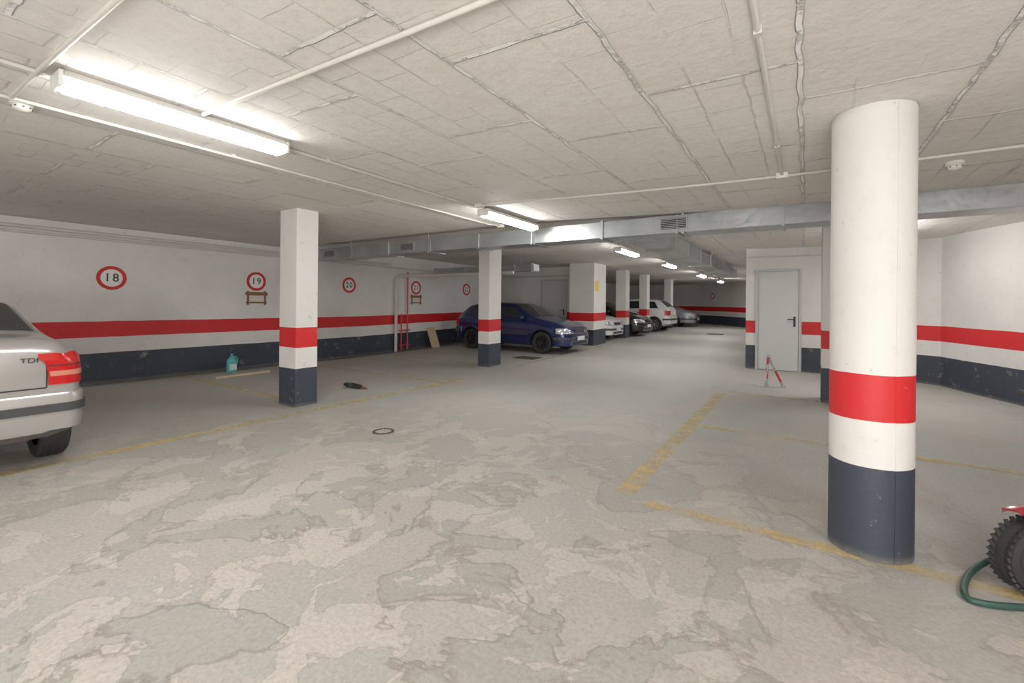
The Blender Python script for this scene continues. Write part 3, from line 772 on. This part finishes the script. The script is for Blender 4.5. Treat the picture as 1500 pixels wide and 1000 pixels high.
# motor scooter ---------------------------------------------------------
ang = math.atan2(-.547, -.837)
s0 = Vector((.965, 3.29, 0)); fwd = Vector((math.cos(ang), math.sin(ang), 0))
org = s0 - fwd * .60
e = E('motor_scooter', org, ang); T(e, 'small red motor scooter with chunky black tires', 'scooter')
def swheel(x, par):
    R = .18; m = MB(); h = .062
    m.lathe([(R * .58, -h * .7), (R * .8, -h), (R * .93, -h * .85), (R * .975, -h * .45), (R * .985, 0), (R * .975, h * .45), (R * .93, h * .85), (R * .8, h), (R * .58, h * .7)], (x, 0, R), (0, 1, 0), 44)
    for i in range(34):
        t = 2 * pi * i / 34
        for s in (-1, 1):
            Rz = Matrix.Rotation(t + .05 * s, 3, 'Y')
            m.box(Vector((x, 0, R)) + Rz @ Vector((R * .958, s * .03, 0)), (.012, .052, .018), 0, Rz @ Matrix.Rotation(-s * .35, 3, 'Z') @ Matrix.Rotation(s * .6, 3, 'X'))
    t = m.obj('tire', m_rubber, par)
    m = MB()
    for s in (-1, 1):
        m.lathe([(R * .60, s * h * .7), (R * .55, s * h * .7), (R * .5, s * .02), (R * .2, s * .018), (R * .18, s * .05), (0, s * .05)], (x, 0, R), (0, 1, 0), 32)
        for i in range(5):
            Ry = Matrix.Rotation(2 * pi * i / 5, 3, 'Y'); m.box(Vector((x, s * .03, R)) + Ry @ Vector((R * .35, 0, 0)), (R * .45, .012, .02), 1, Ry)
    m.obj('wheel_rim', [m_iron, m_rim], t)
swheel(.60, e); swheel(-.55, e)
b = MB(); rings = []
for i in range(15):
    t = math.radians(68 + 95 * i / 14); c = Vector((.60 + .222 * math.cos(t), 0, .18 + .222 * math.sin(t)))
    o = Vector((math.cos(t), 0, math.sin(t)))
    rings.append([c + Vector((0, -.085, 0)) - o * .03, c + Vector((0, -.07, 0)) + o * .004, c + o * .024, c + Vector((0, .07, 0)) + o * .004, c + Vector((0, .085, 0)) - o * .03, c + Vector((0, .07, 0)) - o * .006, c + o * .012, c + Vector((0, -.07, 0)) - o * .006])
b.loft(rings); b.obj('front_mudguard', m_scoot, e, smooth=50)
for s in (-1, 1):
    b = MB(); b.tube([(.60, s * .055, .18), (.60, s * .095, .18), (.56, s * .095, .30), (.49, s * .06, .46)], .014); b.obj('front_fork', m_iron, e)
def shell(nm, secs, mat):
    b = MB(); rings = []
    for x, z, hw, hh in secs: rings.append([(x, hw * math.copysign(abs(math.cos(t)) ** .6, math.cos(t)), z + hh * math.copysign(abs(math.sin(t)) ** .6, math.sin(t))) for t in [2 * pi * i / 24 for i in range(24)]])
    b.loft(rings); b.obj(nm, mat, e, smooth=50)
shell('front_shield', [(.50, .50, .06, .08), (.46, .58, .13, .16), (.40, .60, .17, .20), (.34, .58, .18, .20), (.30, .52, .16, .14)], m_scoot)
shell('footboard', [(.34, .27, .15, .04), (.0, .25, .16, .045), (-.2, .28, .15, .06)], m_black)
shell('tail_body', [(-.12, .38, .10, .12), (-.25, .44, .15, .16), (-.5, .50, .15, .15), (-.75, .58, .10, .08), (-.82, .60, .04, .03)], m_scoot)
shell('seat', [(-.08, .62, .09, .03), (-.2, .64, .13, .045), (-.5, .66, .13, .05), (-.74, .69, .08, .035)], m_black)
b = MB(); b.cyl((.42, 0, .70), (.36, 0, .88), .025); b.tube([(.30, -.30, .93), (.35, -.2, .92), (.37, 0, .88), (.35, .2, .92), (.30, .30, .93)], .012); b.obj('handlebar', m_chrome, e)
for s in (-1, 1):
    b = MB(); b.cyl((.345, s * .22, .918), (.29, s * .34, .93), .018); b.obj('hand_grip', m_black, e)
shell('handlebar_cover', [(.46, .86, .06, .05), (.40, .89, .12, .06), (.33, .88, .08, .05)], m_scoot)
b = MB(); b.cyl((.455, 0, .86), (.475, 0, .857), .05); b.obj('headlight', m_head, e)
b = MB(); b.tube([(-.05, .1, .22), (-.2, .2, .05), (-.22, .21, .0)], .01); b.obj('side_stand', m_iron, e)

def loopz(pts, r, mat, nm, label, cat):
    cu = []
    n = len(pts)
    for i in range(n - 1):
        p0 = Vector(pts[max(0, i - 1)]); p1 = Vector(pts[i]); p2 = Vector(pts[i + 1]); p3 = Vector(pts[min(n - 1, i + 2)])
        for j in range(8):
            t = j / 8; cu.append(.5 * ((2 * p1) + (p2 - p0) * t + (2 * p0 - 5 * p1 + 4 * p2 - p3) * t * t + (3 * p1 - p0 - 3 * p2 + p3) * t ** 3))
    cu.append(Vector(pts[-1])); b = MB(); b.tube(cu, r, 12); T(b.obj(nm, mat), label, cat)
def fp(px, py, z=.018):
    """ground point measured from the photograph (metres)"""
    u = px - 750; v = 446.6 - py; w = -(v + u * .0098); d = (1.4 - z) * 660 / w; l = d * (u - v * .0098) / 660
    return (-.5446 * d + .8387 * l, .8387 * d + .5446 * l, z)
loopz([fp(1452, 820, .05), fp(1438, 826, .03), fp(1420, 840), fp(1412, 860), fp(1418, 876), fp(1445, 884), fp(1480, 888), fp(1515, 889), fp(1545, 884)], .015, m_green, 'cable_lock', 'dark green coiled cable lock lying beside the scooter wheel', 'cable lock')

# ------------------------------------------------------------------ added soft fill light behind the camera, lifting ceiling and foreground
fl = bpy.data.lights.new('fill_light', 'AREA'); fl.shape = 'RECTANGLE'; fl.size = 2.4; fl.size_y = 1.0; fl.energy = 190; fl.color = (1, .98, .95)
fo = bpy.data.objects.new('fill_light', fl); C.objects.link(fo)
fo.location = (.6, -2.4, 1.0)
dirv = Vector((-.55, 1, .36)).normalized(); fo.rotation_euler = dirv.to_track_quat('-Z', 'Z').to_euler()

# ------------------------------------------------------------------ world + camera
w = bpy.data.worlds.new('garage_world'); bpy.context.scene.world = w; w.use_nodes = True
w.node_tree.nodes['Background'].inputs[0].default_value = (.8, .82, .85, 1); w.node_tree.nodes['Background'].inputs[1].default_value = .3
cam = bpy.data.cameras.new('camera'); co = bpy.data.objects.new('camera', cam); C.objects.link(co)
cam.sensor_width = 36; cam.lens = 660 / 1500 * 36; cam.shift_y = -53.4 / 1500; cam.clip_start = .05
co.location = (0, 0, 1.4)
R = Matrix.Rotation(math.radians(33), 4, 'Z') @ Matrix.Rotation(-.0098, 4, 'Y') @ Matrix.Rotation(pi / 2, 4, 'X')
co.rotation_euler = R.to_euler()
bpy.context.scene.camera = co
bpy.context.scene.view_settings.view_transform = 'Standard'
bpy.context.scene.view_settings.gamma = 1.12
